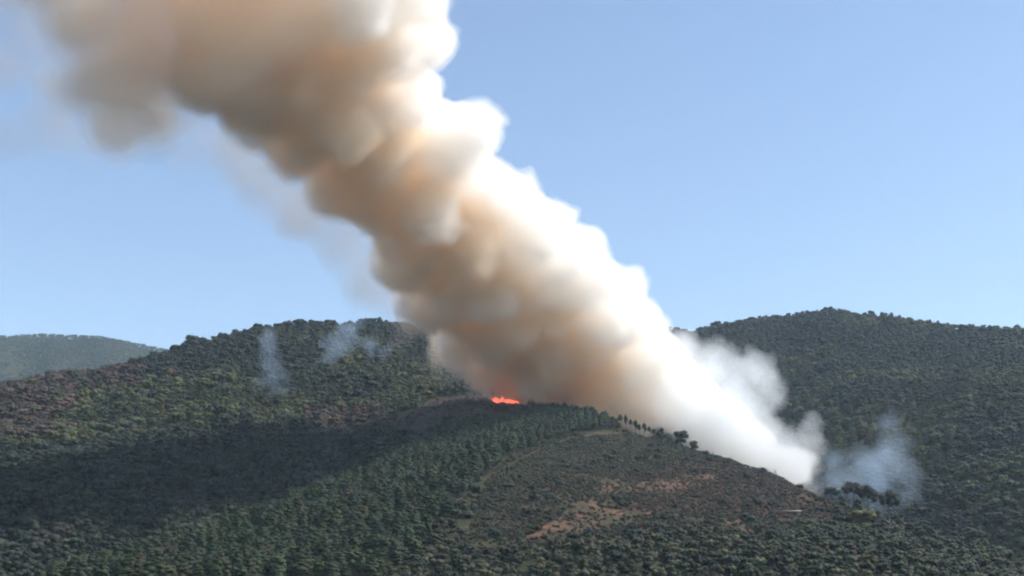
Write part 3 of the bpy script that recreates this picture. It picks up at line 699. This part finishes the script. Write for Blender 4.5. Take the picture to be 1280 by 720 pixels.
WHITE_PUFFS = [(800, 470, 38), (828, 462, 30), (820, 492, 44), (856, 506, 42), (772, 440, 42), (800, 442, 46), (726, 382, 48), (758, 392, 50), (790, 400, 32), (668, 316, 60), (706, 336, 54), (744, 348, 34),
            (630, 278, 54), (672, 292, 36), (588, 228, 40), (612, 238, 40), (640, 254, 30), (552, 184, 36), (566, 174, 46), (594, 166, 34), (506, 120, 38), (516, 122, 38),
            (492, 52, 42), (504, 62, 46), (534, 46, 34), (456, -8, 66), (512, -6, 42), (484, -70, 54), (420, -100, 60), (896, 535, 36), (940, 560, 30), (985, 584, 26)]
def make_plume():
    g = np.random.default_rng(3)
    def deep(lst, off, n=2, k=1.0):
        rows = [(x, y, r, pd(y) + off + (26 if y > 440 and x < 730 else g.uniform(-20, 20)), k) for x, y, r in lst]
        # more puffs nearer to and farther from the valley give the column its depth
        for x, y, r in lst:
            for s in ((1,) if y > 440 and x < 730 else (-1, 1)):
                rows.append((x + g.uniform(-14, 14), y + g.uniform(-10, 10), r * g.uniform(0.5, 0.82), pd(y) + off + s * r * 0.66 * g.uniform(0.6, 1.45), k))
        return rows
    Wc = (0.998, 0.980, 0.955); Bc = BROWN_ALBEDO
    # the column as one billowing body of pale smoke ...
    vox = 2.1
    F, lo = smoke_field(puff_list(deep(BROWN_PUFFS + WHITE_PUFFS, 6)), vox, 5.0, 13.0, g)
    print('column field', F.shape, time.time() - T0)
    o = shell('smoke_plume', F, lo, vox, -1.0, smoke_material('thin_smoke', Wc, 0.025))
    tag(o, 'huge billowing smoke column rising from the ridge, white on its sunny side', 'smoke', None, 'stuff')
    shell('billows', F, lo, vox, 1.5, smoke_material('billowing_smoke', Wc, 0.052), o)
    # ... and the brown soot that the fire feeds into its lee side
    vox = 2.8
    F, lo = smoke_field(puff_list(deep([(x - 3, y + 1, r * 1.04) for x, y, r in BROWN_PUFFS], -2)), vox, 5.0, 22.0, g)
    shell('soot', F, lo, vox, -1.5, smoke_material('thin_soot', Bc, 0.012), o)
    shell('soot', F, lo, vox, 2.0, smoke_material('brown_soot', Bc, 0.034), o)
    vox = 4.0
    rows = [(x, y, r * q, pd(y) + o_ + g.uniform(-25, 25), 0.7) for x, y, r in OLD_PUFFS + [p for p in BROWN_PUFFS if p[1] < 130] for o_, q in ((0, 1), (-55, 0.85), (55, 0.85))]
    F, lo = smoke_field(puff_list(rows), vox, 20.0, 42.0, g, buds=False)
    o = shell('drifting_smoke', F, lo, vox, -2.0, smoke_material('thin_old_smoke', OLD_ALBEDO, 0.006))
    tag(o, 'old brown smoke drifting away at the top end of the column', 'smoke', None, 'stuff')
    for lv, dn in ((4, 0.016), (11, 0.028)): shell('denser_smoke', F, lo, vox, lv, smoke_material('old_smoke', OLD_ALBEDO, dn), o)
BROWN_ALBEDO = (0.968, 0.85, 0.705); OLD_ALBEDO = (0.968, 0.892, 0.81)
make_plume()
def wisp(name, rows, label, dens, col, vox=3.0, amp=12.0, ln=20.0, levels=(0, 2.5, 5, 8, 11, 15), k=0.6, seed=1, group=None, aniso=0.3, buds=False):
    g = np.random.default_rng(seed)
    F, lo = smoke_field(puff_list([(x, y, r, d, k) for x, y, r, d in rows]), vox, amp, ln, g, buds=buds)
    mt = smoke_material(name, col, dens, aniso); root = None
    for l in levels:
        o = shell(name if root is None else 'denser_smoke', F, lo, vox, l, mt, root)
        if o is None: break
        if root is None: root = o; tag(o, label, 'smoke', group, 'stuff')
    return root
WH = (0.66, 0.82, 1.0); BL = (0.955, 0.975, 0.99)
def ground_d(px_, py_, lo_=900, hi_=1600): return stand(px_, py_, (lo_, hi_))[1]
wisp('smoke_bank', [(856, 505, 44, 1070), (890, 520, 44, 1060), (880, 470, 38, 1085), (925, 535, 38, 1040), (960, 560, 34, 1010), (992, 572, 30, 980), (1006, 552, 24, 985), (1012, 534, 15, 985), (915, 485, 36, 1075), (946, 470, 28, 1070), (940, 500, 26, 1065), (850, 440, 30, 1090), (905, 448, 22, 1080), (965, 490, 18, 1060), (1000, 600, 22, 950)],
     'pale blue white smoke bank rolling along the ridge right of the plume', 0.009, BL, levels=(0, 2.5, 6, 11), k=0.9, amp=9, ln=17, vox=2.4, buds=True)
wisp('smoke_wisp', [(1040, 606, 18, 900), (1068, 604, 24, 880), (1098, 598, 28, 870), (1122, 588, 26, 870), (1130, 610, 20, 860), (1112, 556, 20, 890), (1106, 528, 16, 900), (1112, 508, 10, 900), (1080, 572, 20, 890), (1062, 632, 12, 850), (1092, 636, 14, 850), (1046, 570, 14, 900)],
     'thin bluish smoke behind the flat topped pines', 0.0056, WH, seed=2, amp=10, ln=16)
d1 = ground_d(352, 516); d2 = ground_d(400, 468)
wisp('smoke_wisp', [(354, 516, 5, d1), (351, 504, 9, d1), (347, 488, 14, d1 + 5), (342, 470, 17, d1 + 10), (336, 450, 17, d1 + 15), (334, 430, 14, d1 + 20), (338, 414, 10, d1 + 25), (320, 478, 12, d1 + 10)], 'faint wisp of smoke rising from the wooded slope, farthest from the plume', 0.006, WH, seed=3, vox=2.2, amp=8, ln=13)
wisp('smoke_wisp', [(398, 468, 5, d2), (404, 458, 9, d2), (412, 446, 13, d2 + 5), (424, 430, 17, d2 + 10), (436, 414, 16, d2 + 15), (448, 402, 12, d2 + 20), (462, 432, 10, d2 + 15), (480, 438, 8, d2 + 15), (404, 430, 9, d2 + 10)], 'faint wisp of smoke crossing the skyline between the other wisp and the plume', 0.007, WH, seed=4, vox=2.2, amp=8, ln=13)
wisp('smoke_veil', [(430, 300, 40, 1060), (460, 350, 40, 1080), (500, 380, 32, 1090), (380, 270, 44, 1040), (330, 230, 40, 1000), (300, 190, 40, 960), (440, 260, 36, 1040), (510, 340, 30, 1080), (500, 420, 26, 1100), (560, 450, 26, 1110)],
     'sheer grey smoke hanging under the plume', 0.003, (0.62, 0.56, 0.49), seed=5, vox=4, amp=14, ln=32)
wisp('smoke_veil', [(40, 40, 50, 860), (70, 100, 44, 900), (60, 150, 36, 920), (10, 170, 34, 930), (110, 180, 30, 940), (250, 170, 40, 950), (220, 190, 30, 950), (20, -40, 70, 850), (0, 90, 40, 900)],
     'sheer grey smoke trailing at the far end of the plume', 0.0028, (0.66, 0.60, 0.54), seed=6, vox=4, amp=14, ln=32)
print('smoke', time.time() - T0)

# ------------------------------------------------------------------ air
t = TB(); box(t, (0, 3200, 540), (18400, 12000, 1300))
hz = link('haze', t.mesh('haze', smoke_material('air_haze', (0.66, 0.84, 1.0), 0.00006, 0.2))); tag(hz, 'thin blue summer haze over the hills', 'haze', None, 'stuff')
print('done', time.time() - T0, 'objects', len(bpy.data.objects))
print('triangles', sum(len(m.loops) - 2 * len(m.polygons) for m in bpy.data.meshes))
